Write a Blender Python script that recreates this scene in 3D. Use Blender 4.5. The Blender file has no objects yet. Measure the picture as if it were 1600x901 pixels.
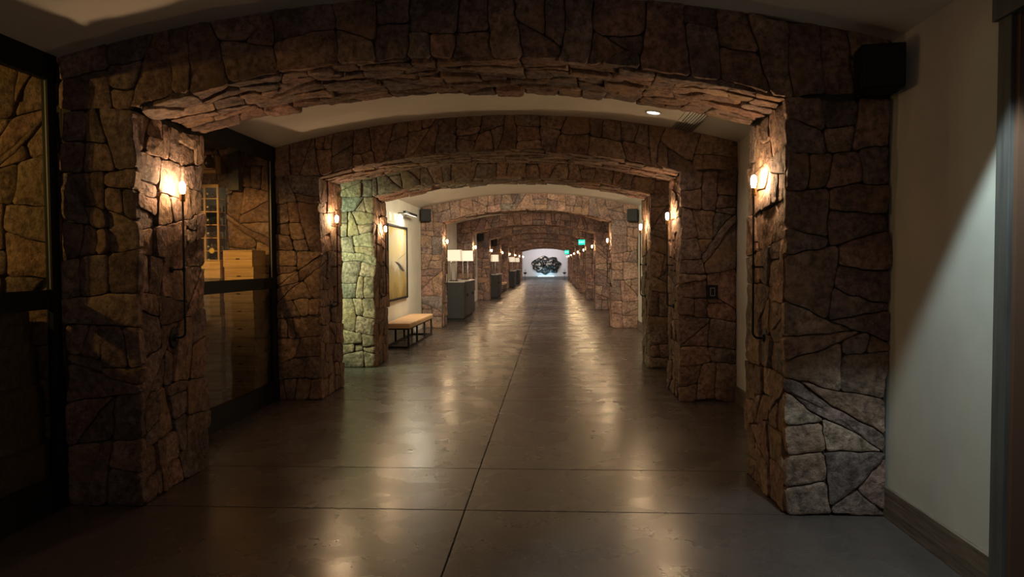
import bpy, bmesh, math, random
from mathutils import Vector, Matrix, noise
random.seed(7)
PI = math.pi
SC = bpy.context.scene
COL = SC.collection

# ------------------------------------------------------------------ camera
def make_camera():
    f, yaw, pitch, roll, H = 1126.5, 0.0554, 0.0355, -0.0049, 1.55
    cy, sy, cp, sp = math.cos(yaw), math.sin(yaw), math.cos(pitch), math.sin(pitch)
    w = Vector((-sy*cp, cy*cp, -sp)); r = Vector((cy, sy, 0)); u = r.cross(w)
    cr, sr = math.cos(roll), math.sin(roll)
    r2 = r*cr + u*sr; u2 = -r*sr + u*cr
    cam = bpy.data.cameras.new('camera'); o = bpy.data.objects.new('camera', cam); COL.objects.link(o)
    cam.sensor_width = 36; cam.lens = f/1600*36; cam.clip_start = .05; cam.clip_end = 300
    m = Matrix((r2, u2, -w)).transposed().to_4x4(); m.translation = Vector((0, 0, H))
    o.matrix_world = m
    SC.camera = o
make_camera()
# ------------------------------------------------------------------ world, exposure
wd = bpy.data.worlds.new('world'); SC.world = wd; wd.use_nodes = True
wd.node_tree.nodes['Background'].inputs[0].default_value = (.5, .42, .36, 1)
wd.node_tree.nodes['Background'].inputs[1].default_value = 0.02
SC.view_settings.view_transform = 'Standard'; SC.view_settings.look = 'None'
SC.view_settings.exposure = 0.0; SC.view_settings.gamma = 1
SC.view_settings.use_curve_mapping = False
BULB = 580.0            # sconce bulb radiance
BULB_C = (1, .66, .36)
# ------------------------------------------------------------------ lights with no fixture of their own in a builder
def spot(name, loc, target, power, color, angle, blend=.5, size=.04):
    L = bpy.data.lights.new(name, 'SPOT'); L.energy = power; L.color = color
    L.spot_size = angle; L.spot_blend = blend; L.shadow_soft_size = size
    o = bpy.data.objects.new(name, L); COL.objects.link(o); o.location = loc
    d = Vector(target)-Vector(loc); o.rotation_euler = d.to_track_quat('-Z', 'Y').to_euler(); return o
def area(name, loc, target, power, color, sx, sy, spread=PI):
    L = bpy.data.lights.new(name, 'AREA'); L.energy = power; L.color = color
    L.shape = 'RECTANGLE'; L.size = sx; L.size_y = sy; L.spread = spread
    o = bpy.data.objects.new(name, L); COL.objects.link(o); o.location = loc
    d = Vector(target)-Vector(loc); o.rotation_euler = d.to_track_quat('-Z', 'Y').to_euler(); return o
def point(name, loc, power, color, size=.05):
    L = bpy.data.lights.new(name, 'POINT'); L.energy = power; L.color = color; L.shadow_soft_size = size
    o = bpy.data.objects.new(name, L); COL.objects.link(o); o.location = loc; return o
# cool recessed spot beside the right wall of the first bay
spot('wall_spot_light', (1.60, 2.92, 2.89), (1.70, 2.90, 0), 165, (.70, .95, 1.0), math.radians(78), .28, .03)
# hall lights behind the viewer
area('lobby_light', (-.6, -1.5, 3.1), (-.6, 3.0, .6), 14, (1, .84, .78), 1.6, 1.0)
# cellar lights
spot('cellar_light_first', (-5.0, 3.35, 2.48), (-3.3, 4.45, 2.15), 80, (1, .62, .16), math.radians(62), .6, .05)
spot('cellar_light_second', (-3.62, 6.35, 2.60), (-3.50, 7.62, 1.86), 120, (1, .58, .20), math.radians(58), .8, .05)
point('cellar_glow', (-4.9, 6.6, 2.4), 14, (1, .60, .30), .1)
# green fluorescent in the side passage between second and third arch
spot('passage_light', (-4.15, 9.45, 2.0), (-3.65, 10.57, 1.6), 560, (.68, 1.0, .56), math.radians(120), 1.0, .12)
# end wall wash and low blue uplight
area('end_wall_light', (-.6, 66.0, 3.05), (-.6, 68.1, 1.6), 70, (.95, .93, 1.0), 3.2, .3)
area('end_floor_light', (-.6, 67.55, .34), (-.6, 68.0, 1.0), 12, (.45, .80, 1.0), 1.5, .1)

# ------------------------------------------------------------------ materials
def new_mat(name):
    m = bpy.data.materials.new(name); m.use_nodes = True
    nt = m.node_tree; b = nt.nodes['Principled BSDF']; return m, nt, b
def nn(nt, t, **k):
    n = nt.nodes.new(t)
    for a, v in k.items(): setattr(n, a, v)
    return n
def ramp(nt, pts, interp='LINEAR'):
    r = nn(nt, 'ShaderNodeValToRGB'); cr = r.color_ramp; cr.interpolation = interp
    while len(cr.elements) < len(pts): cr.elements.new(.5)
    for e, (p, c) in zip(cr.elements, pts):
        e.position = p; e.color = (c[0], c[1], c[2], 1) if hasattr(c, '__len__') else (c, c, c, 1)
    return r
def mixc(nt, a, b, fac, blend='MIX'):
    m = nn(nt, 'ShaderNodeMix', data_type='RGBA', blend_type=blend)
    for s, v in ((6, a), (7, b), (0, fac)):
        if hasattr(v, 'is_linked') or hasattr(v, 'links'): nt.links.new(v, m.inputs[s])
        elif hasattr(v, '__len__'): m.inputs[s].default_value = (*v, 1)
        else: m.inputs[s].default_value = v
    return m.outputs[2]
def tex_noise(nt, vec, scale, detail=4, rough=.55):
    n = nn(nt, 'ShaderNodeTexNoise'); n.inputs['Scale'].default_value = scale
    n.inputs['Detail'].default_value = detail; n.inputs['Roughness'].default_value = rough
    if vec: nt.links.new(vec, n.inputs['Vector'])
    return n.outputs['Fac']
def simple(name, col, rough=.6, metal=0, bump=0, bscale=30, var=.0, vscale=4, emit=None, es=0, spec=.5):
    m, nt, b = new_mat(name)
    b.inputs['Base Color'].default_value = (*col, 1); b.inputs['Roughness'].default_value = rough
    b.inputs['Metallic'].default_value = metal; b.inputs['Specular IOR Level'].default_value = spec
    tc = nn(nt, 'ShaderNodeTexCoord')
    if var:
        f = tex_noise(nt, tc.outputs['Object'], vscale)
        r = ramp(nt, [(.3, [c*(1-var) for c in col]), (.7, [min(1, c*(1+var)) for c in col])])
        nt.links.new(f, r.inputs[0]); nt.links.new(r.outputs[0], b.inputs['Base Color'])
    if bump:
        f = tex_noise(nt, tc.outputs['Object'], bscale, 6)
        bn = nn(nt, 'ShaderNodeBump'); bn.inputs['Strength'].default_value = bump; bn.inputs['Distance'].default_value = .01
        nt.links.new(f, bn.inputs['Height']); nt.links.new(bn.outputs[0], b.inputs['Normal'])
    if emit:
        b.inputs['Emission Color'].default_value = (*emit, 1); b.inputs['Emission Strength'].default_value = es
    return m
def wood(name, dark, light, axis='Z', rough=.6, scale=9):
    m, nt, b = new_mat(name)
    tc = nn(nt, 'ShaderNodeTexCoord'); mp = nn(nt, 'ShaderNodeMapping')
    s = {'X': (1, 14, 14), 'Y': (14, 1, 14), 'Z': (14, 14, 1)}[axis]
    mp.inputs['Scale'].default_value = s; nt.links.new(tc.outputs['Object'], mp.inputs[0])
    f = tex_noise(nt, mp.outputs[0], scale*.2, 6, .6)
    r = ramp(nt, [(.3, dark), (.7, light)]); nt.links.new(f, r.inputs[0]); nt.links.new(r.outputs[0], b.inputs['Base Color'])
    b.inputs['Roughness'].default_value = rough
    bn = nn(nt, 'ShaderNodeBump'); bn.inputs['Strength'].default_value = .4; bn.inputs['Distance'].default_value = .004
    nt.links.new(f, bn.inputs['Height']); nt.links.new(bn.outputs[0], b.inputs['Normal'])
    return m
def stone_mat():
    m, nt, b = new_mat('fieldstone')
    tc = nn(nt, 'ShaderNodeTexCoord'); at = nn(nt, 'ShaderNodeAttribute', attribute_name='rnd')
    off = nn(nt, 'ShaderNodeVectorMath', operation='SCALE'); cv = nn(nt, 'ShaderNodeCombineXYZ')
    for i in range(3): nt.links.new(at.outputs['Fac'], cv.inputs[i])
    nt.links.new(cv.outputs[0], off.inputs[0]); off.inputs['Scale'].default_value = 37
    add = nn(nt, 'ShaderNodeVectorMath', operation='ADD'); nt.links.new(tc.outputs['Object'], add.inputs[0]); nt.links.new(off.outputs[0], add.inputs[1])
    v = add.outputs[0]
    base = ramp(nt, [(0, (.175, .105, .090)), (.14, (.26, .160, .118)), (.28, (.190, .130, .115)), (.42, (.28, .160, .110)),
                     (.55, (.16, .112, .10)), (.68, (.31, .205, .145)), (.8, (.21, .128, .10)), (.9, (.28, .150, .118)), (.97, (.17, .14, .13))], 'CONSTANT')
    for e in base.color_ramp.elements:      # keep neighbours related in tone
        e.color = [a_*.68+b_*.32 for a_, b_ in zip(e.color, (.225, .150, .115, 1))]
    nt.links.new(at.outputs['Fac'], base.inputs[0])
    f1 = tex_noise(nt, v, 3.2, 6, .62)
    r1 = ramp(nt, [(.30, .50), (.5, .95), (.7, 1.45)]); nt.links.new(f1, r1.inputs[0])
    c = mixc(nt, base.outputs[0], r1.outputs[0], 1.0, 'MULTIPLY')
    f2 = tex_noise(nt, v, 24, 5, .7)
    r2 = ramp(nt, [(.36, .48), (.62, 1.38)]); nt.links.new(f2, r2.inputs[0])
    c = mixc(nt, c, r2.outputs[0], 1.0, 'MULTIPLY')
    # ochre stains and pale lichen specks
    f3 = tex_noise(nt, v, 2.1, 3, .5); r3 = ramp(nt, [(.55, 0), (.68, .55)]); nt.links.new(f3, r3.inputs[0])
    c = mixc(nt, c, (.29, .170, .085), r3.outputs[0])
    f4 = tex_noise(nt, v, 60, 4, .8); r4 = ramp(nt, [(.60, 0), (.68, 1)]); nt.links.new(f4, r4.inputs[0])
    f5 = tex_noise(nt, v, 2.7, 4, .6); r5 = ramp(nt, [(.52, 0), (.66, .75)]); nt.links.new(f5, r5.inputs[0])
    mm = nn(nt, 'ShaderNodeMath', operation='MULTIPLY'); nt.links.new(r4.outputs[0], mm.inputs[0]); nt.links.new(r5.outputs[0], mm.inputs[1])
    c = mixc(nt, c, (.46, .41, .33), mm.outputs[0])
    nt.links.new(c, b.inputs['Base Color'])
    b.inputs['Roughness'].default_value = .88; b.inputs['Specular IOR Level'].default_value = .25
    vo = nn(nt, 'ShaderNodeTexVoronoi'); vo.inputs['Scale'].default_value = 16; nt.links.new(v, vo.inputs['Vector'])
    h1 = tex_noise(nt, v, 11, 8, .66); h2 = tex_noise(nt, v, 55, 5, .7)
    a1 = nn(nt, 'ShaderNodeMath', operation='MULTIPLY_ADD'); nt.links.new(h2, a1.inputs[0]); a1.inputs[1].default_value = .35; nt.links.new(h1, a1.inputs[2])
    a2 = nn(nt, 'ShaderNodeMath', operation='MULTIPLY_ADD'); nt.links.new(vo.outputs['Distance'], a2.inputs[0]); a2.inputs[1].default_value = .30; nt.links.new(a1.outputs[0], a2.inputs[2])
    bn = nn(nt, 'ShaderNodeBump'); bn.inputs['Strength'].default_value = 1.0; bn.inputs['Distance'].default_value = .030
    nt.links.new(a2.outputs[0], bn.inputs['Height']); nt.links.new(bn.outputs[0], b.inputs['Normal'])
    return m
def floor_mat():
    m, nt, b = new_mat('polished_concrete')
    tc = nn(nt, 'ShaderNodeTexCoord'); v = tc.outputs['Object']
    f = tex_noise(nt, v, 1.1, 7, .62)
    r = ramp(nt, [(.25, (.058, .043, .038)), (.5, (.080, .060, .052)), (.75, (.102, .078, .068))]); nt.links.new(f, r.inputs[0])
    f2 = tex_noise(nt, v, 14, 6, .7); r2 = ramp(nt, [(.3, .85), (.7, 1.12)]); nt.links.new(f2, r2.inputs[0])
    c = mixc(nt, r.outputs[0], r2.outputs[0], 1.0, 'MULTIPLY')
    # even tone
    nt.links.new(c, b.inputs['Base Color'])
    f3 = tex_noise(nt, v, 2.3, 3, .5); r3 = ramp(nt, [(.25, .22), (.75, .33)]); nt.links.new(f3, r3.inputs[0])
    nt.links.new(r3.outputs[0], b.inputs['Roughness'])
    b.inputs['Specular IOR Level'].default_value = .62
    f4 = tex_noise(nt, v, 3, 3, .5)
    bn = nn(nt, 'ShaderNodeBump'); bn.inputs['Strength'].default_value = .035; bn.inputs['Distance'].default_value = .004
    nt.links.new(f4, bn.inputs['Height']); nt.links.new(bn.outputs[0], b.inputs['Normal'])
    return m
def glass_mat(name, tint=(.92, .93, .9), refl=1.0):
    m = bpy.data.materials.new(name); m.use_nodes = True; nt = m.node_tree; nt.nodes.clear()
    out = nn(nt, 'ShaderNodeOutputMaterial'); t = nn(nt, 'ShaderNodeBsdfTransparent'); g = nn(nt, 'ShaderNodeBsdfGlossy')
    t.inputs[0].default_value = (*tint, 1); g.inputs['Roughness'].default_value = .02
    lw = nn(nt, 'ShaderNodeLayerWeight'); lw.inputs[0].default_value = .5
    pw = nn(nt, 'ShaderNodeMath', operation='POWER'); nt.links.new(lw.outputs['Facing'], pw.inputs[0]); pw.inputs[1].default_value = 4
    fr = nn(nt, 'ShaderNodeMath', operation='MULTIPLY_ADD'); nt.links.new(pw.outputs[0], fr.inputs[0]); fr.inputs[1].default_value = .7; fr.inputs[2].default_value = .03; mx = nn(nt, 'ShaderNodeMixShader')
    nt.links.new(fr.outputs[0], mx.inputs[0]); nt.links.new(t.outputs[0], mx.inputs[1]); nt.links.new(g.outputs[0], mx.inputs[2])
    nt.links.new(mx.outputs[0], out.inputs[0]); return m
def emis(name, col, s):
    m = bpy.data.materials.new(name); m.use_nodes = True; nt = m.node_tree; nt.nodes.clear()
    out = nn(nt, 'ShaderNodeOutputMaterial'); e = nn(nt, 'ShaderNodeEmission'); e.inputs[0].default_value = (*col, 1); e.inputs[1].default_value = s
    nt.links.new(e.outputs[0], out.inputs[0]); return m
STONE = stone_mat()
CORE = simple('mortar', (.045, .036, .030), .95, bump=.5)
PLASTER = simple('plaster', (.60, .55, .47), .85, bump=.25, bscale=5, var=.07, vscale=2.2)
CEILM = simple('ceiling_plaster', (.74, .66, .58), .9, bump=.12, bscale=4, var=.05)
FLOORM = floor_mat()
JOINTM = simple('joint_filler', (.012, .010, .009), .8)
BLACK = simple('black_steel', (.006, .006, .007), .6, 0, bump=.1, spec=.25)
IRON = simple('iron', (.018, .016, .015), .55, .6, bump=.15)
BRASS = simple('aged_brass', (.30, .20, .09), .4, 1)
BULBM = emis('lit_bulb', BULB_C, BULB)
BASEW = wood('baseboard_oak', (.075, .050, .034), (.23, .165, .12), 'Y', scale=16)
DOORW = wood('door_oak', (.05, .045, .042), (.11, .10, .09), 'Z')
PINE = wood('pine', (.42, .24, .08), (.68, .44, .18), 'X')
PINEZ = wood('pine_upright', (.36, .20, .08), (.55, .34, .15), 'Z')
SPKM = simple('speaker_cloth', (.006, .006, .007), .8, bump=.3, bscale=200)
CABW = wood('blackened_oak', (.007, .006, .006), (.018, .016, .016), 'Z', .65)
CABTOP = simple('pale_stone_top', (.42, .37, .33), .35)
LEATH = simple('tan_leather', (.62, .38, .21), .5, bump=.3, bscale=60, var=.1)
SHADE = simple('lamp_linen', (.85, .80, .70), .8, emit=(1, .84, .62), es=.55)
GLASS = glass_mat('pane_glass')
WHITE = simple('white_trim', (.6, .57, .52), .5)
GREY = simple('grey_aluminium', (.32, .30, .28), .5, .3)

# ------------------------------------------------------------------ mesh helpers
def link(name, me, mat=None, parent=None):
    o = bpy.data.objects.new(name, me); COL.objects.link(o)
    if mat is not None and len(me.materials) == 0: me.materials.append(mat)
    if parent is not None: o.parent = parent
    return o
def ob(name, bm, mat, parent=None, smooth=False):
    me = bpy.data.meshes.new(name); bmesh.ops.recalc_face_normals(bm, faces=bm.faces)
    bm.to_mesh(me); bm.free()
    if smooth:
        for p in me.polygons: p.use_smooth = True
    return link(name, me, mat, parent)
def box(bm, x0, x1, y0, y1, z0, z1, bev=0):
    g = bmesh.ops.create_cube(bm, size=1); vs = g['verts']
    for v in vs:
        v.co = Vector(((x0+x1)/2+v.co.x*(x1-x0), (y0+y1)/2+v.co.y*(y1-y0), (z0+z1)/2+v.co.z*(z1-z0)))
    if bev:
        es = {e for v in vs for e in v.link_edges}
        bmesh.ops.bevel(bm, geom=list(es), offset=bev, segments=2, affect='EDGES', profile=.6)
    return bm
def B(*a, **k): return box(bmesh.new(), *a, **k)
def tube(bm, pts, r, seg=10, caps=True):
    rings = []
    for i, p in enumerate(pts):
        p = Vector(p)
        d = (Vector(pts[min(i+1, len(pts)-1)])-Vector(pts[max(i-1, 0)])).normalized()
        q = d.to_track_quat('Z', 'X'); rr = r[i] if hasattr(r, '__len__') else r
        rings.append([bm.verts.new(p+q @ Vector((rr*math.cos(a*2*PI/seg), rr*math.sin(a*2*PI/seg), 0))) for a in range(seg)])
    for a, b in zip(rings, rings[1:]):
        for i in range(seg): bm.faces.new((a[i], a[(i+1) % seg], b[(i+1) % seg], b[i]))
    if caps: bm.faces.new(rings[0][::-1]); bm.faces.new(rings[-1])
    return bm
def lathe(bm, prof, c=(0, 0, 0), seg=20, axis='Z'):
    c = Vector(c); rings = []
    for (r, h) in prof:
        ring = []
        for i in range(seg):
            a = 2*PI*i/seg; p = Vector((r*math.cos(a), r*math.sin(a), h))
            if axis == 'X': p = Vector((p.z, p.x, p.y))
            if axis == 'Y': p = Vector((p.x, p.z, p.y))
            ring.append(bm.verts.new(c+p))
        rings.append(ring)
    for a, b in zip(rings, rings[1:]):
        for i in range(seg): bm.faces.new((a[i], a[(i+1) % seg], b[(i+1) % seg], b[i]))
    if prof[0][0] > 1e-5: bm.faces.new(rings[0])
    if prof[-1][0] > 1e-5: bm.faces.new(rings[-1])
    return bm
def tag(o, label, cat, group=None):
    o['label'] = label; o['category'] = cat
    if group: o['group'] = group
    return o
def thing(name, label, cat, loc=(0, 0, 0), rz=0, group=None):
    o = bpy.data.objects.new(name, None); COL.objects.link(o); o.location = loc; o.rotation_euler = (0, 0, rz)
    o.empty_display_size = .1
    return tag(o, label, cat, group)
def struct(o): o['kind'] = 'structure'; return o
def dup(root, loc, rz, label, group=None):
    r = root.copy(); COL.objects.link(r); r.location = loc; r.rotation_euler = (0, 0, rz); r['label'] = label
    if group: r['group'] = group
    for ch in list(root.children):
        c = ch.copy(); COL.objects.link(c); c.parent = r
        for g in list(ch.children):
            d = g.copy(); COL.objects.link(d); d.parent = c
    return r

# ------------------------------------------------------------------ hall geometry
XL, XR, WL, WR = -2.647, 1.43, -3.13, 2.03     # opening sides, wall planes
XC, T, HS = (XL+XR)/2, .916, 2.538             # centre, arch depth, spring height
YA = [4.454, 8.046, 10.57, 17.114, 23.70, 30.244, 36.90, 43.50, 50.10, 56.70, 63.30]
YEND, YBACK = 68.2, -5.0
def seg_arch(x, x0, x1, zs, rise):
    c = (x0+x1)/2; hw = (x1-x0)/2; R = (hw*hw+rise*rise)/(2*rise)
    d = min(abs(x-c), hw); return zs+rise-(R-math.sqrt(R*R-d*d))
def zin(x): return seg_arch(x, XL, XR, HS, .272)
def zvault(x): return seg_arch(x, WL, WR, 2.850, .338)
def zlow(x): return HS if (x < XL or x > XR) else zin(x)

# ---- floor with sawn slabs
fl = struct(ob('floor', B(-6.2, 2.4, YBACK-.2, YEND+.3, -.2, -.006), JOINTM))
ys = [YBACK, -2.2, 1.0]
for y in YA: ys += [y, y+T]
ys += [65.9, YEND]
# long bays get an extra cross joint in the middle
ys2 = []
for a, b in zip(ys, ys[1:]):
    ys2.append(a)
    if b-a > 4: ys2.append((a+b)/2)
ys2.append(ys[-1])
for a, b in zip(ys2, ys2[1:]):
    for x0, x1 in ((WL-.05, -.55), (-.55, WR+.05)):
        ob('floor_slab', B(x0+.005, x1-.005, a+.005, b-.005, -.03, 0, bev=.002), FLOORM, fl)
for (a, b, x0) in ((YBACK, YA[0]+.02, -6.1), (YA[0]+T, YA[1], -6.1), (YA[1]+T, YA[2], -6.1)):
    ob('floor_slab', B(x0, WL-.06, a, b, -.03, 0), FLOORM, fl)

# ---- vaulted ceiling
def vault():
    bm = bmesh.new(); n = 28; rows = []
    for y in (YBACK, 20, 45, YEND):
        rows.append([bm.verts.new((WL-.03+(WR-WL+.06)*i/n, y, zvault(WL+(WR-WL)*i/n))) for i in range(n+1)])
        rows[-1] = (rows[-1], [bm.verts.new((v.co.x, y, v.co.z+.12)) for v in rows[-1]])
    for (a, a2), (b, b2) in zip(rows, rows[1:]):
        for i in range(n):
            bm.faces.new((a[i], a[i+1], b[i+1], b[i])); bm.faces.new((a2[i], b2[i], b2[i+1], a2[i+1]))
    return bm
struct(ob('ceiling', vault(), CEILM, smooth=True))

# ---- side and end walls
def wall(name, *a, mat=PLASTER): return struct(ob(name, B(*a), mat))
wall('wall_right', WR, WR+.15, YA[0], YEND, 0, 2.95)
bmw = B(WR, WR+.15, 3.38, YA[0], 0, 2.95); box(bmw, WR, WR+.15, YBACK, 2.15, 0, 2.95); box(bmw, WR, WR+.15, 2.15, 3.38, 2.66, 2.95)
struct(ob('wall_right_entry', bmw, PLASTER))
bmw = B(WL-.15, WL, YA[2], YEND, 0, 2.95); box(bmw, WL-.15, WL, YBACK, -1.0, 0, 2.95)
struct(ob('wall_left', bmw, PLASTER))
wall('wall_end', WL-.1, WR+.1, YEND, YEND+.15, 0, 3.4, mat=simple('end_plaster', (.62, .60, .60), .85, bump=.1))
wall('wall_back', -6.2, WR+.1, YBACK-.15, YBACK, 0, 3.4)
# cellars and side passage shells
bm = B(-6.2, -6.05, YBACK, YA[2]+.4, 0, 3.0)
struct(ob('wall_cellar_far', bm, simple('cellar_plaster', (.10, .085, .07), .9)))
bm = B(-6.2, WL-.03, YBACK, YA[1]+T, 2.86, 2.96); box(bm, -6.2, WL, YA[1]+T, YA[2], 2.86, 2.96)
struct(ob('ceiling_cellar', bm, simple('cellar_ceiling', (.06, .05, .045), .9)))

# ------------------------------------------------------------------ masonry
def area2(p): return .5*sum(p[i][0]*p[(i+1) % len(p)][1]-p[(i+1) % len(p)][0]*p[i][1] for i in range(len(p)))
def clip(p, a, b, c):   # keep a*x+b*y <= c
    out = []
    for i in range(len(p)):
        P, Q = p[i], p[(i+1) % len(p)]; dp, dq = a*P[0]+b*P[1]-c, a*Q[0]+b*Q[1]-c
        if dp <= 0: out.append(P)
        if dp*dq < 0:
            t = dp/(dp-dq); out.append((P[0]+t*(Q[0]-P[0]), P[1]+t*(Q[1]-P[1])))
    return out
def split(p, rng, amin, amax, sv):
    """split polygon p (in u, v) into irregular masonry; sv > 1 makes stones long in u"""
    out = []; st = [(p, rng.uniform(amin, amax))]
    while st:
        q, lim = st.pop(); A = abs(area2(q))
        us = [a for a, _ in q]; vs = [b for _, b in q]
        w, h = max(us)-min(us), (max(vs)-min(vs))*sv
        if A < lim and max(w, h)/max(min(w, h), 1e-3) < 3.1: out.append(q); continue
        if A < amin*.3: out.append(q); continue
        cu = min(us)+(max(us)-min(us))*rng.uniform(.34, .66); cv = min(vs)+(max(vs)-min(vs))*rng.uniform(.34, .66)
        t = rng.gauss(0, .12) if rng.random() < .70 else rng.gauss(0, .46)
        if (w > h*1.12) or (w > h*.8 and rng.random() < .4): nx, ny = math.cos(t), math.sin(t)
        else: nx, ny = math.sin(t), math.cos(t)
        c = nx*cu+ny*cv
        a, b = clip(q, nx, ny, c), clip(q, -nx, -ny, -c)
        if len(a) < 3 or len(b) < 3: out.append(q); continue
        st.append((a, rng.uniform(amin, amax))); st.append((b, rng.uniform(amin, amax)))
    return out
def inset(p, d):
    if area2(p) < 0: p = p[::-1]
    q = p
    for i in range(len(p)):
        P, Q = p[i], p[(i+1) % len(p)]; ex, ey = Q[0]-P[0], Q[1]-P[1]; L = math.hypot(ex, ey)
        if L < 1e-6: continue
        nx, ny = ey/L, -ex/L
        q = clip(q, nx, ny, nx*P[0]+ny*P[1]-d)
        if len(q) < 3: return None
    return q
def outline(p, step):
    n = len(p); r = []
    for i in range(n):        # cut the corners a little, then densify the sides
        P, Q = p[i], p[(i+1) % n]; L = math.hypot(Q[0]-P[0], Q[1]-P[1])
        if L < 1e-4: continue
        c = min(.30, .018/L); k = max(1, int(L/step))
        for j in range(k+1):
            t = c+(1-2*c)*j/k; r.append((P[0]+(Q[0]-P[0])*t, P[1]+(Q[1]-P[1])*t))
    return r
def wob(u, v, s):
    a = noise.noise(Vector((u*2.6+s, v*2.6, s*1.7))); b = noise.noise(Vector((u*2.6, v*2.6+s, 9.1+s)))
    c = noise.noise(Vector((u*11+s, v*11, 3.3))); d = noise.noise(Vector((u*11, v*11+s, 7.7)))
    e = noise.noise(Vector((u*33+s, v*33, 5.1))); f = noise.noise(Vector((u*33, v*33+s, 1.9)))
    return u+.042*a+.013*c+.0045*e, v+.042*b+.013*d+.0045*f
def stone_geo(p, mp, seed, rng, det, joint, uclamp, vclamp, hmax=.024):
    q = inset(p, joint)
    if q is None or abs(area2(q)) < .0012: return None
    ol = [wob(u, v, seed) for u, v in outline(q, (.20, .075, .032)[det])]
    ol = [(min(max(u, uclamp[0]), uclamp[1]), min(max(v, vclamp[0]), vclamp[1])) for u, v in ol]
    n = len(ol); cu = sum(a for a, _ in ol)/n; cv = sum(b for _, b in ol)/n
    h = rng.uniform(-.006, hmax); tu, tv = rng.gauss(0, .03), rng.gauss(0, .03); so = rng.uniform(0, 90)
    def W(u, v, e):
        r = h+tu*(u-cu)+tv*(v-cv)+e
        if det: r += .007*noise.noise(Vector((u*7+so, v*7, so)))
        if det > 1: r += .006*(noise.noise(Vector((u*19+so, v*19, so)))) + .003*noise.noise(Vector((u*47+so, v*47, so)))
        return r
    rings = {0: [(1, None), (1, -.004), (.94, 0)], 1: [(1, None), (1, -.006), (.96, 0), (.62, .002)],
             2: [(1, None), (1, -.003), (.97, 0), (.80, .001), (.56, .002), (.28, .003)]}[det]
    vs = []; fs = []
    for (s, e) in rings:
        for (u, v) in ol:
            uu, vv = cu+(u-cu)*s, cv+(v-cv)*s
            vs.append(mp(uu, vv, -.045 if e is None else W(uu, vv, e)))
    for k in range(len(rings)-1):
        for i in range(n):
            j = (i+1) % n; fs.append((k*n+i, k*n+j, (k+1)*n+j, (k+1)*n+i))
    vs.append(mp(cu, cv, W(cu, cv, .006))); L = (len(rings)-1)*n
    for i in range(n): fs.append((L+i, L+(i+1) % n, len(vs)-1))
    return vs, fs, rng.random(), n
def add_mesh(name, vs, fs, rn, parent, smo=()):
    me = bpy.data.meshes.new(name); me.from_pydata(vs, [], fs)
    at = me.attributes.new('rnd', 'FLOAT', 'FACE'); at.data.foreach_set('value', rn)
    me.materials.append(STONE)
    bm = bmesh.new(); bm.from_mesh(me); bmesh.ops.recalc_face_normals(bm, faces=bm.faces); bm.to_mesh(me); bm.free()
    if smo:      # smooth top with a sharp rim
        n = smo[0]
        for k, p in enumerate(me.polygons): p.use_smooth = k >= n
        sh = me.attributes.new('sharp_edge', 'BOOLEAN', 'EDGE')
        sh.data.foreach_set('value', [all(n <= v < 2*n for v in e.vertices) for e in me.edges])
    return link(name, me, None, parent)
def masonry(parent, regions, det, seed, joined=False):
    """regions: (u0, u1, v0, v1, map, mean area range, sv, uclamp, vclamp)"""
    rng = random.Random(seed); V, Fc, Rn = [], [], []; cnt = 0
    for (u0, u1, v0, v1, mp, amin, amax, sv, uc, vc) in regions:
        cells = split([(u0, v0), (u1, v0), (u1, v1), (u0, v1)], rng, amin, amax, sv)
        for c in cells:
            g = stone_geo(c, mp, seed, rng, det, .0036 if det else .007, uc, vc)
            if g is None: continue
            vs, fs, r, n = g; cnt += 1
            if joined:
                o = len(V); V += vs; Fc += [tuple(i+o for i in f) for f in fs]; Rn += [r]*len(fs)
            else: add_mesh('stone', vs, fs, [r]*len(fs), parent, (n,) if v1 > 1.5 and u1 < 3 or v1 == HB else ())
    if joined:
        o = add_mesh('stonework', V, Fc, Rn, parent); o['kind'] = 'stuff'
    return cnt
BIG = 99
def arch_core(y0, y1):
    """solid portal with an arched opening, its faces 25 mm behind the stone faces"""
    bm = bmesh.new(); e = .025; n = 30
    xs = [WL+.001, XL-e]+[XL-e+(XR-XL+2*e)*i/n for i in range(1, n)]+[XR+e, WR-.001]
    def prof(y):
        top = [bm.verts.new((x, y, zvault(x)+.03)) for x in xs]
        low = []
        for i, x in enumerate(xs):
            low.append(bm.verts.new((x, y, 0 if i in (0, len(xs)-1) else zin(min(max(x, XL), XR))+e)))
        base = [bm.verts.new((XL-e, y, 0)), bm.verts.new((XR+e, y, 0))]
        return top, low, base
    f = prof(y0+e); b = prof(y1-.005)
    for (t, l, s), fl in ((f, 0), (b, 1)):
        m = len(t)
        def F(*v): bm.faces.new(v if not fl else v[::-1])
        F(t[0], l[0], s[0], l[1], t[1])
        for i in range(1, m-2): F(t[i], l[i], l[i+1], t[i+1])
        F(t[m-2], l[m-2], s[1], l[m-1], t[m-1])
    (t, l, s), (t2, l2, s2) = f, b; m = len(t)
    for i in range(m-1): bm.faces.new((t[i], t[i+1], t2[i+1], t2[i]))
    for i in range(1, m-2): bm.faces.new((l[i], l2[i], l2[i+1], l[i+1]))
    bm.faces.new((s[0], s2[0], l2[1], l[1])); bm.faces.new((s[1], l[m-2], l2[m-2], s2[1]))
    bm.faces.new((t[0], t2[0], l2[0], l[0])); bm.faces.new((t[m-1], l[m-1], l2[m-1], t2[m-1]))
    bm.faces.new((l[0], l2[0], s2[0], s[0])); bm.faces.new((s[1], s2[1], l2[m-1], l[m-1]))
    return bm
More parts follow.
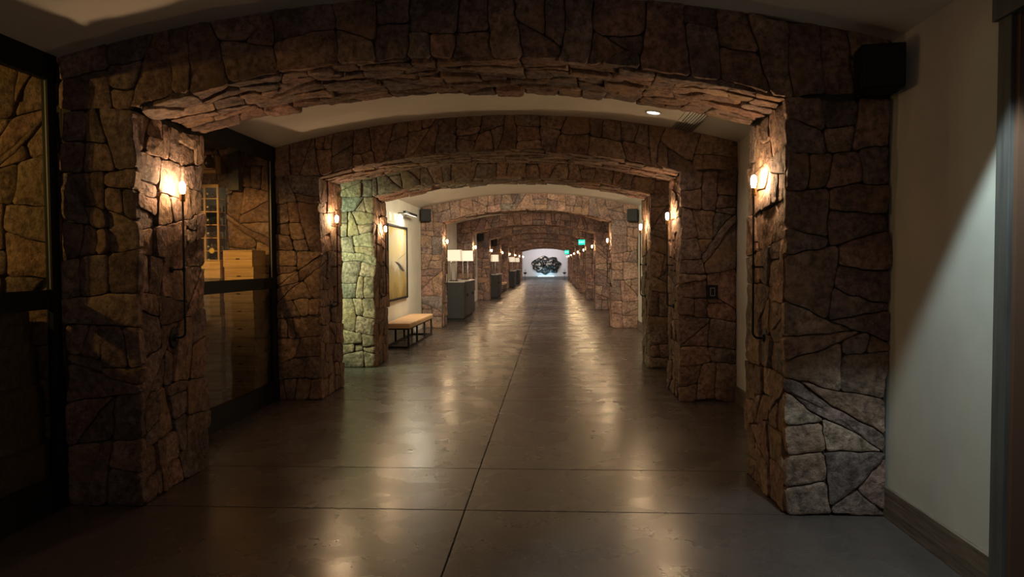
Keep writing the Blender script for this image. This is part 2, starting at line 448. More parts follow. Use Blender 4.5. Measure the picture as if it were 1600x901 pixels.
arch_labels = [
 'nearest stone archway across the hall with black speaker at its upper right',
 'second stone archway from the viewer with switch plate on its right pier',
 'third stone archway with its left pier lit green',
 'fourth stone archway just past the tan bench with a speaker at each upper corner',
 'fifth stone archway just past the nearest dark cabinet',
 'sixth stone archway from the viewer further down the hall',
 'seventh stone archway just past the nearest green exit sign',
 'eighth stone archway from the viewer far down the hall',
 'ninth stone archway from the viewer far down the hall',
 'tenth stone archway from the viewer, last but one',
 'last and farthest stone archway before the white end wall']
HB = .46
def arch(i):
    Y = YA[i]; det = 2 if i < 2 else (1 if i < 4 else 0); joined = i >= 6
    t = thing('stone_archway', arch_labels[i], 'archway', (0, 0, 0), group='stone archways along the hall')
    ob('masonry_core', arch_core(Y, Y+T), CORE, t)
    s = {0: 1, 1: 1, 2: 1.1, 3: 1.3}.get(i, 1.6 if i < 6 else 1.8)
    fr = lambda u, v, w: (u, Y-w, v)
    def band(u, v, w): lo = zlow(u); return (u, Y-w, lo+(v/HB)*(zvault(u)+.02-lo))
    e = .022
    R = [(WL, XL+e, 0, HS, fr, .022*s, .115*s, 1, (WL, XL+.05), (.003, BIG)),
         (XR-e, WR, 0, HS, fr, .025*s, .15*s, 1, (XR-.05, WR), (.003, BIG)),
         (WL, WR, 0, HB, band, .03*s, .135*s, 1, (WL, WR), (-.03, HB)),
         (Y+.02, Y+T, 0, HS-.01, lambda u, v, w: (XL+w, u, v), .025*s, .11*s, 1, (Y, Y+T+.01), (.003, HS)),
         (Y+.02, Y+T, 0, HS-.01, lambda u, v, w: (XR-w, u, v), .025*s, .11*s, 1, (Y, Y+T+.01), (.003, HS)),
         (XL, XR, Y+.02, Y+T, lambda u, v, w: (u, v, zin(u)-w), .018*s, .075*s, 2.1, (XL, XR), (Y, Y+T+.01))]
    if i >= 4:   # farther arches show little of the right face beyond the reveal
        pass
    return t, masonry(t, R, det, 11+i*7, joined)
archs = []
for i in range(len(YA)):
    t, n = arch(i); archs.append(t); print('arch', i, n)
# cellar cross walls beside the first two arches
def cross_wall(name, Y, x0, seed):
    w = struct(ob(name, B(-6.05, WL-.002, Y+.025, Y+T, 0, 2.86), CORE))
    masonry(w, [(x0, WL-.012, 0, 2.86, lambda u, v, h: (u, Y-h, v), .03, .15, 1, (x0, WL-.012), (.003, 2.86))], 1, seed)
cross_wall('wall_cellar_near', YA[0], -4.4, 81)
cross_wall('wall_cellar_middle', YA[1], -4.4, 92)
wall('wall_passage', -6.05, WL+.0, YA[2], YA[2]+.3, 0, 2.86)
# back faces of the first arches, seen only from the side: plain masonry too
# ------------------------------------------------------------------ glazed cellar fronts
def glazing(n, y0, y1, stile_near, stile_far, mull=None):
    w = struct(thing(f'window_{n}', '', ''))
    for k in ('label', 'category'): del w[k]
    x0, x1 = WL-.03, WL+.0
    bm = B(x0, x1+.02, y0, y1, 2.70, 2.86); box(bm, x0, x1, y0, y1, 1.275, 1.395); box(bm, x0, x1+.02, y0, y1, 0, .215)
    box(bm, x0, x1+.01, y0, y0+stile_near, .215, 2.70); box(bm, x0, x1+.01, y1-stile_far, y1, .215, 2.70)
    if mull: box(bm, x0, x1, mull-.05, mull+.05, .215, 2.70)
    ob('window_frame', bm, BLACK, w)
    bm = B(x1, x1+.006, y1-stile_far-.014, y1-stile_far-.008, 1.40, 2.69)
    ob('glazing_bead', bm, GREY, w)
    ye = [y0+stile_near, y1-stile_far]
    if mull: ye = [y0+stile_near, mull-.05, mull+.05, y1-stile_far]
    for a, b in zip(ye[::2], ye[1::2]):
        for z0, z1 in ((.215, 1.275), (1.395, 2.70)):
            ob('pane', B(x0+.01, x0+.016, a, b, z0, z1), GLASS, w)
glazing(1, -1.0, YA[0]-.03, .1, .08, 1.7)
glazing(2, YA[0]+T+.005, YA[1]-.005, .10, .13)

# ------------------------------------------------------------------ right wall: baseboard, door
struct(ob('baseboard_right', B(WR-.022, WR, 3.395, YA[0], 0, .185, bev=.003), BASEW))
for i in (1, 3):
    a = YA[i-1]+T; b = YA[i]
    struct(ob('baseboard_right', B(WR-.02, WR, a, b, 0, .185), BASEW))
struct(ob('baseboard_left', B(WL, WL+.02, YA[2]+T, YA[3], 0, .16), WHITE))
d = struct(thing('door_1', '', '')); [d.__delitem__(k) for k in ('label', 'category')]
bm = B(WR-.03, WR+.02, 3.29, 3.385, 0, 2.64, bev=.003); box(bm, WR-.03, WR+.02, 2.13, 2.22, 0, 2.64, bev=.003)
ob('casing', bm, DOORW, d)
ob('jamb', B(WR-.01, WR+.16, 3.262, 3.292, 0, 2.62), simple('rusty_edge', (.12, .055, .03), .6), d)
ob('head_casing', B(WR-.05, WR+.02, 2.08, 3.40, 2.62, 2.80, bev=.003), DOORW, d)
for k in range(5):
    ob('plank', B(WR+.08, WR+.12, 2.25+k*.203, 2.25+k*.203+.2, .01, 2.6, bev=.003), DOORW, d)
ob('door_handle', tube(bmesh.new(), [(WR+.08, 2.36, 1.0), (WR+.01, 2.36, 1.0), (WR+.01, 2.36, 1.25), (WR+.08, 2.36, 1.25)], .01), IRON, d)

# ------------------------------------------------------------------ wall sconces
def sconce_proto():
    """left wall version: mounted on a plane at local x = 0, projecting to +x"""
    t = thing('wall_sconce', '', 'sconce', group='pipe sconces on the archway reveals')
    R = .092
    bm = lathe(bmesh.new(), [(.0, -.012), (.052, -.012), (.056, 0), (.056, .008), (.050, .014), (.022, .016), (.016, .030), (0, .030)], (0, 0, 1.04), 22, 'X')
    for v in bm.verts: v.co.z = 1.04+(v.co.z-1.04)*1.35
    ob('wall_plate', bm, IRON, t)
    pts = [(.01, 0, 1.04), (R-.04, 0, 1.04)]+[(R-.04+.04*math.sin(a), 0, 1.08-.04*math.cos(a)) for a in (.4, .8, 1.2, PI/2)]+[(R, 0, 1.3), (R, 0, 2.0)]
    ob('pipe', tube(bmesh.new(), pts, .0075, 10), IRON, t, True)
    ob('standoff', lathe(tube(bmesh.new(), [(0, 0, 1.515), (R, 0, 1.515)], .006, 8), [(.0, 0), (.022, .0), (.022, .012), (.008, .02), (0, .02)], (-.002, 0, 1.515), 14, 'X'), IRON, t)
    ob('collar', lathe(bmesh.new(), [(0, -.014), (.012, -.014), (.012, .014), (0, .014)], (R, 0, 1.515), 12), IRON, t)
    ob('socket', lathe(bmesh.new(), [(0, 1.985), (.013, 1.985), (.019, 1.995), (.019, 2.035), (.016, 2.04), (0, 2.04)], (R, 0, 0), 16), BRASS, t)
    ob('bulb', lathe(bmesh.new(), [(0.0, 2.04), (.012, 2.04), (.014, 2.052), (.0185, 2.07), (.0195, 2.09), (.017, 2.108), (.010, 2.12), (0, 2.124)], (R, 0, 0), 14), BULBM, t, True)
    return t
sp = sconce_proto(); first = True
ordn = ['nearest', 'second', 'third', 'fourth', 'fifth', 'sixth', 'seventh', 'eighth', 'ninth', 'tenth', 'farthest']
for i, y in enumerate(YA):
    for side, x, rz in (('left', XL, 0), ('right', XR, PI)):
        lab = f'black pipe wall sconce with glowing bulb on the {side} reveal of the {ordn[i]} archway'
        yy = y+.43
        if first: sp.location = (x, yy, 0); sp['label'] = lab; first = False
        else: dup(sp, (x, yy, 0), rz, lab)
# two more behind the viewer, on the wall of the entry lobby
for (x, rz, s) in ((WR, PI, 'right'),):
    pass

# ------------------------------------------------------------------ speakers
def speaker(name_label, x, y, z, w=.24, h=.28, dp=.22, rz=0):
    t = thing('speaker', name_label, 'speaker', (x, y, z), rz, group='black wall speakers high on the archways')
    ob('cabinet', B(-w/2, w/2, -dp+.02, 0, -h/2, h/2, bev=.012), BLACK, t)
    ob('grille', B(-w/2+.012, w/2-.012, -dp, -dp+.022, -h/2+.012, h/2-.012, bev=.01), SPKM, t)
    ob('bracket', B(-.03, .03, -.005, .06, -.05, .05), IRON, t)
speaker('large black box speaker at the upper right corner of the nearest archway', 1.885, YA[0]-.09, 2.645, .235, .25, .2, -.15)
speaker('black box speaker at the upper left of the fourth archway above the tan bench', -3.0, YA[3]-.08, 2.68, .25, .29, .22, .25)
speaker('black box speaker at the upper right of the fourth archway', 1.90, YA[3]-.08, 2.64, .24, .29, .22, -.2)
speaker('black box speaker at the upper left of the sixth archway', -3.0, YA[5]-.08, 2.62, .24, .30, .22, .2)
speaker('small black speaker at the upper left of the seventh archway above a lit lamp', -2.93, YA[6]-.08, 2.60, .24, .36, .22, .2)

# ------------------------------------------------------------------ switch plate on the second arch
t = thing('switch_plate', 'black switch plate with grey rocker on the right pier of the second archway', 'switch', (1.757, YA[1]-.03, 1.222))
ob('cover', B(-.06, .06, -.012, .02, -.075, .075, bev=.004), BLACK, t)
bm = B(-.026, .026, -.016, -.010, .038, .045)
box(bm, -.026, .026, -.016, -.010, -.045, -.038); box(bm, -.026, -.020, -.016, -.010, -.045, .045); box(bm, .020, .026, -.016, -.010, -.045, .045)
ob('rocker_rim', bm, GREY, t)
ob('rocker', B(-.018, .018, -.018, -.010, -.036, .036, bev=.002), BLACK, t)

# ------------------------------------------------------------------ ceiling downlights and vent
def slope(x):
    return math.atan((zvault(x+.01)-zvault(x-.01))/.02)
def downlight(x, y, label, power, lit=True):
    t = thing('downlight', label, 'ceiling light', (x, y, zvault(x)), group='recessed ceiling downlights'); t.rotation_euler = (0, -slope(x), 0)
    ob('trim_ring', lathe(bmesh.new(), [(.088, .004), (.088, -.006), (.080, -.010), (.068, -.008), (.062, .0), (.060, .004)], (0, 0, 0), 28), WHITE, t, True)
    ob('lens', lathe(bmesh.new(), [(0, -.003), (.062, -.003), (.062, .001), (0, .001)], (0, 0, 0), 24), emis('downlight_lens', (1, .93, .82), 5.5 if lit else .2), t)
    if power:
        s = spot('downlight_beam', (x, y, zvault(x)-.03), (x, y+(2.6 if y >= 20 else 0), 0), power, (1, .80, .62), math.radians(125), .8, .04)
downlight(1.03, 7.42, 'small white recessed downlight in the vault behind the nearest archway', 14)
bays = [(20.0, -.6, 'fourth'), (26.2, -.6, 'fifth'), (32.6, -.6, 'sixth'), (39.4, -.6, 'seventh'), (46.0, -.6, 'eighth'), (52.6, -.6, 'ninth'), (59.2, -.6, 'tenth')]  # unseen lamps added behind the arches to brighten the farther faces
for (yy, xx, w_) in bays: downlight(xx, yy, f'added unseen fill downlight in the vault just past the {w_} archway, '+('left side' if xx < -1 else 'right side' if xx > 0 else 'centre'), 400)
t = thing('air_vent', 'grey slotted ceiling vent beside the downlight behind the nearest archway', 'vent', (1.42, 7.45, zvault(1.42))); t.rotation_euler = (0, -slope(1.42), 0)
ob('vent_frame', box(box(box(B(-.115, -.10, -.6, .6, -.008, .01), .10, .115, -.6, .6, -.008, .01), -.10, .10, -.6, -.585, -.008, .01), -.10, .10, .585, .6, -.008, .01), GREY, t)
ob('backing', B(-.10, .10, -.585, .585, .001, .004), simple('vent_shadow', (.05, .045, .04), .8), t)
for k in range(7): ob('slat', B(-.095+k*.0285, -.081+k*.0285, -.585, .585, -.007, .004), GREY, t)

# ------------------------------------------------------------------ painting, picture light, bench
def painting():
    t = thing('painting', 'tall framed abstract painting in cream and gold on the left wall above the bench', 'painting', (WL, 14.35, 1.565))
    w, h = 1.84, 1.49
    bm = bmesh.new()
    for (a, b, c, d_) in ((-w/2, w/2, h/2-.04, h/2), (-w/2, w/2, -h/2, -h/2+.04), (-w/2, -w/2+.04, -h/2, h/2), (w/2-.04, w/2, -h/2, h/2)):
        box(bm, .0, .06, a, b, c, d_, bev=.004)
    ob('frame', bm, BLACK, t)
    m, nt, b = new_mat('canvas_paint'); tc = nn(nt, 'ShaderNodeTexCoord')
    sx = nn(nt, 'ShaderNodeSeparateXYZ'); nt.links.new(tc.outputs['Generated'], sx.inputs[0])
    f = tex_noise(nt, tc.outputs['Object'], 2.4, 6, .6)
    a = nn(nt, 'ShaderNodeMath', operation='MULTIPLY_ADD'); nt.links.new(f, a.inputs[0]); a.inputs[1].default_value = .75; nt.links.new(sx.outputs['Z'], a.inputs[2])
    s = nn(nt, 'ShaderNodeMath', operation='SUBTRACT'); nt.links.new(a.outputs[0], s.inputs[0]); s.inputs[1].default_value = .37
    r = ramp(nt, [(.0, (.20, .13, .04)), (.2, (.36, .26, .09)), (.38, (.34, .27, .15)), (.5, (.52, .46, .36)), (.7, (.62, .50, .27)), (.85, (.60, .52, .38)), (1, (.56, .42, .16))])
    nt.links.new(s.outputs[0], r.inputs[0]); nt.links.new(r.outputs[0], b.inputs['Base Color']); b.inputs['Roughness'].default_value = .6
    ob('canvas', B(.005, .035, -w/2+.04, w/2-.04, -h/2+.04, h/2-.04), m, t)
    bm = bmesh.new()   # dark brush stroke across the middle
    pts = [(.036, -.25, .02), (.037, .02, -.02), (.038, .28, -.09), (.038, .5, -.15), (.037, .68, -.17)]
    tube(bm, pts, [.006, .028, .05, .03, .004], 8)
    for v in bm.verts: v.co.x = .036+(v.co.x-.036)*.06
    ob('brush_stroke', bm, simple('dark_paint', (.05, .05, .055), .5), t)
    bm = tube(bmesh.new(), [(.036, .0, .05), (.037, .35, .12), (.037, .8, .2)], [.003, .010, .003], 6)
    for v in bm.verts: v.co.x = .036+(v.co.x-.036)*.1
    ob('brush_stroke', bm, simple('grey_paint', (.2, .19, .17), .5), t)
painting()
t = thing('picture_light', 'long slim black picture light bar high on the left wall above the painting', 'picture light', (WL, 14.95, 2.58))
ob('bar', B(.16, .215, -.62, .62, -.025, .025, bev=.004), BLACK, t)
ob('arm', box(B(0, .17, -.35, -.33, -.008, .008), 0, .17, .33, .35, -.008, .008), BLACK, t)
ob('diffuser', B(.168, .207, -.6, .6, -.028, -.024), emis('strip_lens', (1, .85, .6), 2), t)
area('picture_light_beam', (WL+.19, 14.9, 2.54), (WL-.01, 14.6, 1.3), 26, (1, .84, .60), 1.1, .03)
t = thing('added_fill_track', 'unseen black track light added as fill just past the third archway', 'added fill light', (-.6, 11.8, 3.16))  # unseen fixture added to brighten this bay and the fourth archway
ob('track', B(-1.3, 1.3, -.02, .02, -.03, .0), BLACK, t)
for k in range(4):
    xx = -1.1+k*.73
    hd = ob('lamp_head', lathe(bmesh.new(), [(.0, -.05), (.04, -.05), (.045, .06), (.038, .06), (.034, .03), (0, .03)], (xx, .02, -.12), 14, 'Y'), BLACK, t, True)
    ob('stem', B(xx-.008, xx+.008, -.008, .008, -.10, -.03), BLACK, t)
    sx_ = -.6+xx; tgt = [(-2.9, 15.0, 1.5), (-2.2, 17.1, 1.2), (.4, 17.1, 1.6), (1.7, 17.1, 1.2)][k]
    spot('fill_track_beam', (sx_, 11.92, 3.03), tgt, [380, 560, 420, 520][k], (1, .88, .62), math.radians(75), .9, .04)
for k, (yy, ll) in enumerate(((13.85, 'small green and white wall notice left of the other above the painting'), (14.25, 'small green wall notice right of the other above the painting'))):
    t = thing('wall_notice', ll, 'sign', (WL, yy, 2.46))
    ob('plate', B(0, .012, -.09, .09, -.085, .085, bev=.003), simple('notice_plate', (.52, .54, .42), .5), t)
    ob('symbol', B(.012, .014, -.05, .05, -.05, .055), simple('notice_green', (.06, .22, .10), .5), t)

def bench(label, x0, x1, y0, y1, h=.455):
    t = thing('bench', label, 'bench', ((x0+x1)/2, (y0+y1)/2, 0), group='tan leather benches along the left wall')
    w, l = (x1-x0)/2, (y1-y0)/2
    ob('seat_cushion', B(-w, w, -l, l, h-.095, h, bev=.02), LEATH, t)
    ob('cushion_seam', B(-w-.003, w+.003, -l-.003, l+.003, h-.052, h-.047), simple('seam', (.28, .16, .09), .6), t)
    ob('seat_frame', B(-w+.02, w-.02, -l+.02, l-.02, h-.12, h-.095), IRON, t)
    for sx in (-1, 1):
        for fy in (-1, -.33, .33, 1):
            cx, cy = sx*(w-.035), fy*(l-.035)
            ob('leg', B(cx-.017, cx+.017, cy-.017, cy+.017, .03, h-.12), IRON, t)
    bm = bmesh.new()
    for sx in (-1, 1): cx = sx*(w-.035); box(bm, cx-.017, cx+.017, -l+.018, l-.018, 0, .03)
    for fy in (-1, 1): cy = fy*(l-.035); box(bm, -w+.052, w-.052, cy-.017, cy+.017, 0, .03)
    ob('floor_rail', bm, IRON, t)
    return t
bench('tan leather bench on a black metal frame under the painting', -3.08, -2.59, 13.0, 15.55)
bench('small distant bench with pale seat between the sixth cabinet bay and the next archway', -3.06, -2.55, 38.3, 40.9, .47)

# ------------------------------------------------------------------ cabinets and lamps
def cabinet(label, y0, y1, x1=-2.36, h=1.06):
    x0 = WL+.03
    t = thing('cabinet', label, 'cabinet', ((x0+x1)/2, (y0+y1)/2, 0), group='dark cabinets with lamps along the left wall')
    w, l = (x1-x0)/2, (y1-y0)/2
    ob('body', B(-w, w-.02, -l, l, .06, h-.03), CABW, t)
    ob('plinth', B(-w+.03, w-.05, -l+.03, l-.03, 0, .06), BLACK, t)
    ob('top', B(-w-.0, w+.015, -l-.015, l+.015, h-.03, h, bev=.004), CABTOP, t)
    bm = box(box(B(-w+.0, -w+.06, -l-.01, -l, .07, h-.04), w-.08, w-.02, -l-.01, -l, .07, h-.04), -w+.06, w-.08, -l-.01, -l, h-.10, h-.04)
    box(bm, -w+.06, w-.08, -l-.01, -l, .07, .13); ob('side_frame', bm, CABW, t)
    n = 4; dw = (2*l-.04)/n
    for k in range(n):
        a = -l+.02+k*dw
        dr = ob('door', B(w-.02, w+.004, a+.006, a+dw-.006, .09, h-.05, bev=.004), CABW, t)
        ky = a+dw-.09 if k % 2 == 0 else a+.09
        ob('knob', lathe(bmesh.new(), [(0, 0), (.012, 0), (.012, .012), (.042, .016), (.042, .026), (0, .028)], (w+.004, ky, .68), 14, 'X'), BLACK, dr)
        for hz in (.3, .9):
            hy = a+.05 if k % 2 == 0 else a+dw-.05
            ob('hinge', B(w+.004, w+.010, hy-.04, hy+.04, hz-.015, hz+.015), BLACK, dr)
    return t
def lamp_proto():
    t = thing('table_lamp', '', 'lamp', group='white-shaded lamps on the cabinets')
    ob('base', B(-.11, .11, -.11, .11, 0, .02, bev=.004), IRON, t)
    for sx, sy in ((-.07, -.07), (.07, -.07), (-.07, .07), (.07, .07)):
        ob('rod', tube(bmesh.new(), [(sx, sy, .02), (sx, sy, .54)], .010, 8), GREY, t, True)
    ob('cross_plate', B(-.085, .085, -.085, .085, .50, .515), IRON, t)
    # hollow straight-sided shade, slightly tapered
    bm = bmesh.new(); a, b = .215, .205
    q = [[bm.verts.new((sx*r, sy*r, z)) for sx, sy in ((-1, -1), (1, -1), (1, 1), (-1, 1))] for r, z in ((a, .555), (b, .86), (b-.006, .86), (a-.006, .555))]
    for i in range(4):
        for j in range(4): k = (i+1) % 4; bm.faces.new((q[i][j], q[i][(j+1) % 4], q[k][(j+1) % 4], q[k][j]))
    ob('lamp_shade', bm, SHADE, t)
    ob('shade_rim', box(B(-.219, .219, -.219, -.213, .855, .866), -.219, .219, .200, .206, .855, .866), IRON, t)
    ob('bulb', lathe(bmesh.new(), [(0, .60), (.015, .60), (.03, .66), (.03, .69), (.015, .715), (0, .72)], (0, 0, 0), 10), emis('lamp_bulb', (1, .75, .45), 40), t, True)
    return t
cabinet('large dark wood cabinet nearest the viewer, pale top, two white lamps on it', 19.25, 21.85)
cabinet('dark wood cabinet second from the viewer by the left wall before the seventh archway', 31.35, 33.9)
cabinet('dark wood cabinet third from the viewer far down the left wall', 39.0+2.6+.1, 43.2) if False else None
cabinet('dark wood cabinet third from the viewer far down the left wall', 45.0, 47.6)
cabinet('farthest dark wood cabinet by the left wall near the end of the hall', 51.9, 54.3)
lamps = [(-2.70, 19.75, 'white-shaded table lamp at the near end of the nearest cabinet'),
         (-2.56, 21.25, 'white-shaded table lamp at the far end of the nearest cabinet'),
         (-2.60, 32.2, 'white-shaded table lamp on the second cabinet'),
         (-2.60, 46.0, 'white-shaded table lamp on the third cabinet, small in the distance'),
         (-2.60, 53.0, 'farthest white-shaded table lamp on the last cabinet')]
lp = lamp_proto()
for i, (x, y, lab) in enumerate(lamps):
    if i == 0: lp.location = (x, y, 1.06); lp['label'] = lab
    else: dup(lp, (x, y, 1.06), 0, lab)

# ------------------------------------------------------------------ exit signs
def exit_sign(label, x, y, z, w=.34, h=.27):
    t = thing('exit_sign', label, 'exit sign', (x, y, z), group='green exit signs')
    ob('housing', B(-w/2, w/2, -.02, .03, -h/2, h/2, bev=.006), BLACK, t)
    ob('lit_panel', B(-w/2+.015, w/2-.015, -.026, -.019, -h/2+.015, h/2-.015), emis('exit_green', (.02, .75, .42), 1.6), t)
    cu = bpy.data.curves.new('exit_letters', 'FONT'); cu.body = 'EXIT'; cu.size = .13; cu.align_x = 'CENTER'; cu.align_y = 'CENTER'; cu.extrude = .002
    tmp = bpy.data.objects.new('tmp', cu); COL.objects.link(tmp); bpy.context.view_layer.update()
    me = bpy.data.meshes.new_from_object(tmp); bpy.data.objects.remove(tmp)
    o = link('lettering', me, emis('exit_white', (.6, 1, .85), 2.2), t); o.rotation_euler = (PI/2, 0, 0); o.location = (0, -.029, 0)
    ob('hanger', tube(bmesh.new(), [(0, .005, h/2), (0, .005, zvault(x)-z)], .008, 8), IRON, t)
exit_sign('nearer hanging green exit sign above the right side of the hall', 1.40, 34.0, 2.50)
exit_sign('farther hanging green exit sign close to the end wall', 1.07, 52.0, 2.30, .34, .3)

# ------------------------------------------------------------------ end of the hall
def sculpture():
    t = thing('wall_sculpture', 'large dark swirling burl sculpture with pale highlights mounted on the white end wall', 'sculpture', (-.51, YEND, 1.32))
    m, nt, b = new_mat('burl'); tc = nn(nt, 'ShaderNodeTexCoord')
    f = tex_noise(nt, tc.outputs['Object'], 3.4, 4, .5); r = ramp(nt, [(.40, (.003, .004, .004)), (.54, (.010, .016, .014)), (.585, (.06, .045, .035)), (.62, (.50, .44, .37))])
    nt.links.new(f, r.inputs[0]); nt.links.new(r.outputs[0], b.inputs['Base Color']); b.inputs['Roughness'].default_value = .35
    bm = bmesh.new(); NR, NA = 16, 80; rows = []
    for i in range(NR+1):
        s = i/NR; row = []
        for j in range(NA):
            a = 2*PI*j/NA
            rr = 1+.16*noise.noise(Vector((math.cos(a)*2.2, math.sin(a)*2.2, 4)))*1.6+.07*math.sin(7*a+1)
            x, z = 1.36*rr*s*math.cos(a), .84*rr*s*math.sin(a)
            d_ = -.10-.32*(1-s**2)-.16*abs(noise.noise(Vector((x*3, z*3, 1))))*(1 if s < .95 else .3)-.05*math.sin(s*16+a*2)
            row.append(bm.verts.new((x, d_ if i < NR else -.02, z)))
        rows.append(row)
    for a, c in zip(rows, rows[1:]):
        for j in range(NA): bm.faces.new((a[j], a[(j+1) % NA], c[(j+1) % NA], c[j]))
    ob('burl_body', bm, m, t, True)
    pale = simple('pale_burl', (.42, .38, .32), .35); dk = simple('dark_burl', (.015, .018, .018), .3)
    rng = random.Random(5)
    for k in range(34):     # curled flaps and roots
        a = rng.uniform(0, 2*PI); s = rng.uniform(.15, .92); cx, cz = 1.30*s*math.cos(a), .82*s*math.sin(a)
        L = rng.uniform(.18, .42); ph = a+rng.uniform(.8, 2.2); pts = []; rad = []
        for q in range(9):
            u = q/8; ang = ph+u*2.4*rng.choice((1, 1)); pts.append((cx+L*u*math.cos(ang), -.30-.24*(1-s)-.10*math.sin(u*PI), cz+L*.8*u*math.sin(ang))); rad.append(.02+.055*math.sin(u*PI)**.7)
        ob('curled_flap', tube(bmesh.new(), pts, rad, 8), pale if (k % 3 == 0 and s < .75) else dk, t, True)
sculpture()
t = thing('display_plinth', 'low slate grey plinth running along the foot of the white end wall', 'plinth', (-.55, YEND-.38, 0))
ob('plinth_body', B(-2.5, 2.5, -.02, .37, .0, .26, bev=.01), simple('slate', (.14, .16, .18), .45), t)
ob('light_strip', B(-.75, .75, .06, .12, .26, .285), emis('cool_strip', (.55, .85, 1), 6), t)
for x, s in ((-2.5, 'left'), (1.17, 'right')):
    t = thing('bowl_stand', f'small dark bowl on a thin stand at the {s} of the end wall sculpture', 'stand', (x, YEND-.9, 0), group='dark bowl stands by the end wall')
    ob('foot', lathe(bmesh.new(), [(0, 0), (.13, 0), (.13, .02), (.02, .04), (0, .04)], seg=16), IRON, t)
    ob('stem', tube(bmesh.new(), [(0, 0, .03), (0, 0, .5)], .015, 8), IRON, t)
    ob('bowl', lathe(bmesh.new(), [(0, .48), (.06, .49), (.15, .58), (.17, .66), (.15, .66), (.05, .54), (0, .53)], seg=16), IRON, t, True)
    for k in range(5):
        a = k*1.256; ob('twig', tube(bmesh.new(), [(0, 0, .55), (.05*math.cos(a), .05*math.sin(a), .8), (.12*math.cos(a), .12*math.sin(a), .95)], .006, 5), IRON, t)

# ------------------------------------------------------------------ cellar contents
PINE_SHADED = wood('shaded_pine', (.15, .095, .055), (.32, .23, .14), 'X')  # pine with the shade below transom height put into its colour
def crate(label, x0, x1, y0, y1, z0, z1, group, PINE=PINE):
    t = thing('wooden_crate', label, 'crate', ((x0+x1)/2, (y0+y1)/2, z0), group=group)
    w, l, h = (x1-x0)/2, (y1-y0)/2, z1-z0; th = .012; nb = 2 if h > .14 else 1; bh = (h-th)/nb
    for k in range(nb):
        ob('board', B(-w, w, -l, -l+th, k*bh+.0015, (k+1)*bh-.0015), PINE, t)
        ob('board', B(-w, w, l-th, l, k*bh+.0015, (k+1)*bh-.0015), PINE, t)
    ob('end_panel', B(-w+.0, -w+th, -l+th, l-th, 0, h-th), PINE, t); ob('end_panel', B(w-th, w, -l+th, l-th, 0, h-th), PINE, t)
    ob('lid', B(-w, w, -l, l, h-th+.001, h, bev=.002), PINE, t)
    ob('hand_slot', B(-.022, .022, -l-.001, -l+.002, h*.45, h*.45+.012), BLACK, t)
g = 'wooden crates stacked behind the second cellar window'
z = 0.02; k = 0
words = ['bottom', 'second', 'third', 'fourth', 'fifth', 'sixth', 'seventh', 'eighth', 'ninth', 'tenth', 'eleventh', 'twelfth']
zs = [0.0, .19, .38, .57, .76, .95, 1.14, 1.33, 1.52]
for k, (a, b) in enumerate(zip(zs, zs[1:]+[1.70])):
    o = random.uniform(-.012, .012)
    crate(f'pine crate {words[k]} from the floor in the right-hand stack in the second cellar', -3.53+o, -3.21+o, 7.60, 7.97, a, b-.001, g, PINE if a > 1.2 else PINE_SHADED)
for k in range(8):
    o = random.uniform(-.01, .01); a = k*.2
    crate(f'pine crate {words[k]} from the floor in the left-hand stack in the second cellar', -3.93+o, -3.556+o, 7.55, 7.73, a, a+.199, g, PINE if a > 1.3 else PINE_SHADED)
PINE_DIM = wood('dim_crate_pine', (.05, .03, .02), (.13, .085, .05), 'X')  # pine darkened in colour to stand for the first cellar's dim light
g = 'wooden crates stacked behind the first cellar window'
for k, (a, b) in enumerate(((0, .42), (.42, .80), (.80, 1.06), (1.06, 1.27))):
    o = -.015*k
    crate(f'large pine crate {words[k]} from the floor in the first cellar beside the near pier', -4.0+o, -3.20-.035*k, 3.9, 4.38, a, b-.001, g, PINE_DIM)

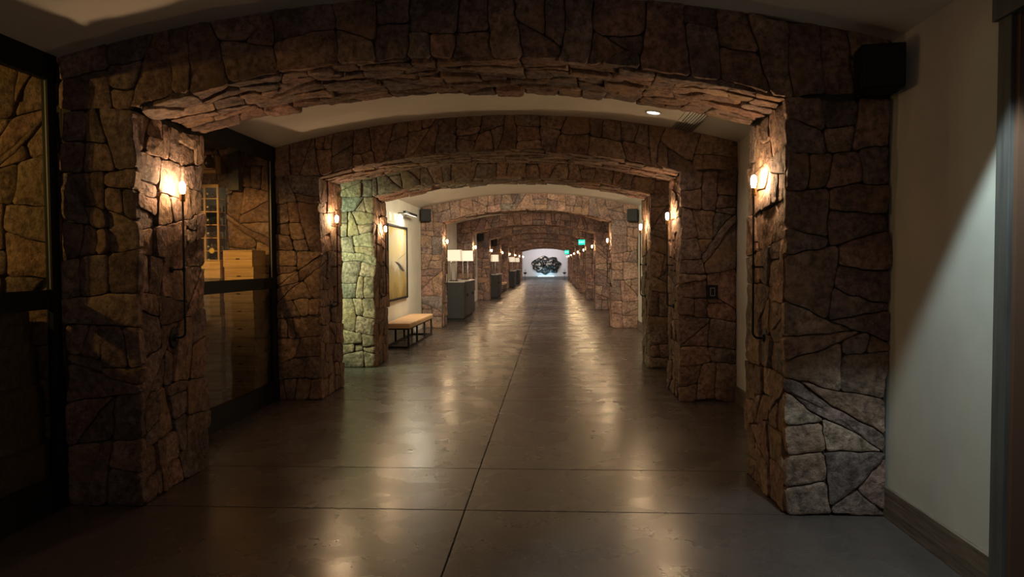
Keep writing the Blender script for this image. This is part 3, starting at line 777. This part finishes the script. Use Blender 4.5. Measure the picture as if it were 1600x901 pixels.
# bottle rack
t = thing('wine_rack', 'tall pine wine rack with rows of bottles in the second cellar', 'wine rack', (-3.99, 8.02, 0))
for k in range(5):
    x = -.31+k*.15
    ob('upright', B(x-.010, x+.010, -.19, -.165, 0, 2.40), PINEZ, t)
ob('top_rail', B(-.325, .305, -.195, -.16, 2.40, 2.435), PINE, t)
ob('back_panel', B(-.32, .30, -.02, .0, 0, 2.42), simple('rack_back', (.05, .06, .07), .7), t)
for r_ in range(16): ob('shelf_rail', B(-.32, .30, -.185, -.02, .10+r_*.145, .108+r_*.145), PINE, t)
bg = simple('bottle_glass', (.012, .02, .016), .12); foil = simple('bottle_foil', (.20, .18, .17), .35, .7)
bp = None
for r_ in range(8, 16):
    for c in range(4):
        x, zz = -3.99-.31+.075+c*.15, .108+r_*.145+.039
        lab = f"dark wine bottle in row {['one','two','three','four','five','six','seven','eight'][15-r_]} from the top of the rack, {['leftmost','second from left','third from left','rightmost'][c]}"
        if bp is None:
            bp = thing('wine_bottle', lab, 'bottle', (x, 7.98, zz), group='wine bottles in the cellar rack')
            ob('bottle_body', lathe(bmesh.new(), [(0, -.0), (.034, -.0), (.038, -.01), (.038, -.13), (.030, -.155), (.015, -.175), (.014, -.20), (0, -.20)], (0, 0, 0), 12, 'Y'), bg, bp, True)
            ob('foil_cap', lathe(bmesh.new(), [(0, -.20), (.0155, -.20), (.0155, -.24), (.012, -.243), (0, -.243)], (0, 0, 0), 10, 'Y'), foil, bp, True)
        else: dup(bp, (x, 7.98, zz), 0, lab)
for (x, zz, c, l) in ((-3.745, 1.70, (.55, .42, .08), 'yellow paper tag hanging on the front of the wine rack'), (-3.90, 1.72, (.5, .45, .38), 'pale round tag hanging on the front of the wine rack')):
    t = thing('hanging_tag', l, 'tag', (x, 7.765, zz))
    ob('card', lathe(bmesh.new(), [(0, 0), (.030, 0), (.030, .003), (0, .003)], (0, 0, 0), 14, 'Y'), simple('tag_card', c, .7), t)
    ob('string', tube(bmesh.new(), [(0, .002, .03), (0, .006, .08)], .0015, 5), GREY, t)
t = thing('display_box', 'small pine display box with a dark vessel on top of the wine rack', 'box', (-3.77, 7.85, 2.435))
ob('wire_stand', tube(tube(bmesh.new(), [(-.04, 0, 0), (-.02, 0, .06), (-.04, 0, .12)], .004, 6), [(.04, 0, 0), (.02, 0, .06), (.04, 0, .12)], .004, 6), GREY, t)
ob('box_body', B(-.075, .075, -.06, .06, .12, .31, bev=.003), PINE, t)
ob('dark_vessel', lathe(bmesh.new(), [(0, .16), (.03, .165), (.055, .21), (.05, .26), (.025, .29), (.03, .31), (0, .31)], (.03, -.115, 0), 16), simple('vessel', (.05, .02, .015), .3), t, True)
ob('vessel_shelf', B(-.03, .09, -.175, -.05, .15, .16), PINE, t)
struct(ob('trim_1', B(-3.62, -3.50, 7.93, 8.02, 2.38, 2.86, bev=.004), DOORW))
# cellar lamps
for (x, y, z, l) in ((-5.0, 3.35, 2.60, 'pendant lamp in the first cellar'), (-3.55, 6.75, 2.74, 'small ceiling lamp in the second cellar')):
    t = thing('pendant_lamp', l+', above the crates', 'lamp', (x, y, z))
    ob('lamp_shade', lathe(bmesh.new(), [(.02, .04), (.07, 0), (.066, 0), (.016, .036)], (0, 0, 0), 18), BLACK, t, True)
    ob('cord', tube(bmesh.new(), [(0, 0, .035), (0, 0, 2.86-z)], .004, 6), BLACK, t)
print('objects', len(bpy.data.objects), 'tris', sum(len(o.data.polygons) for o in bpy.data.objects if o.type == 'MESH'))
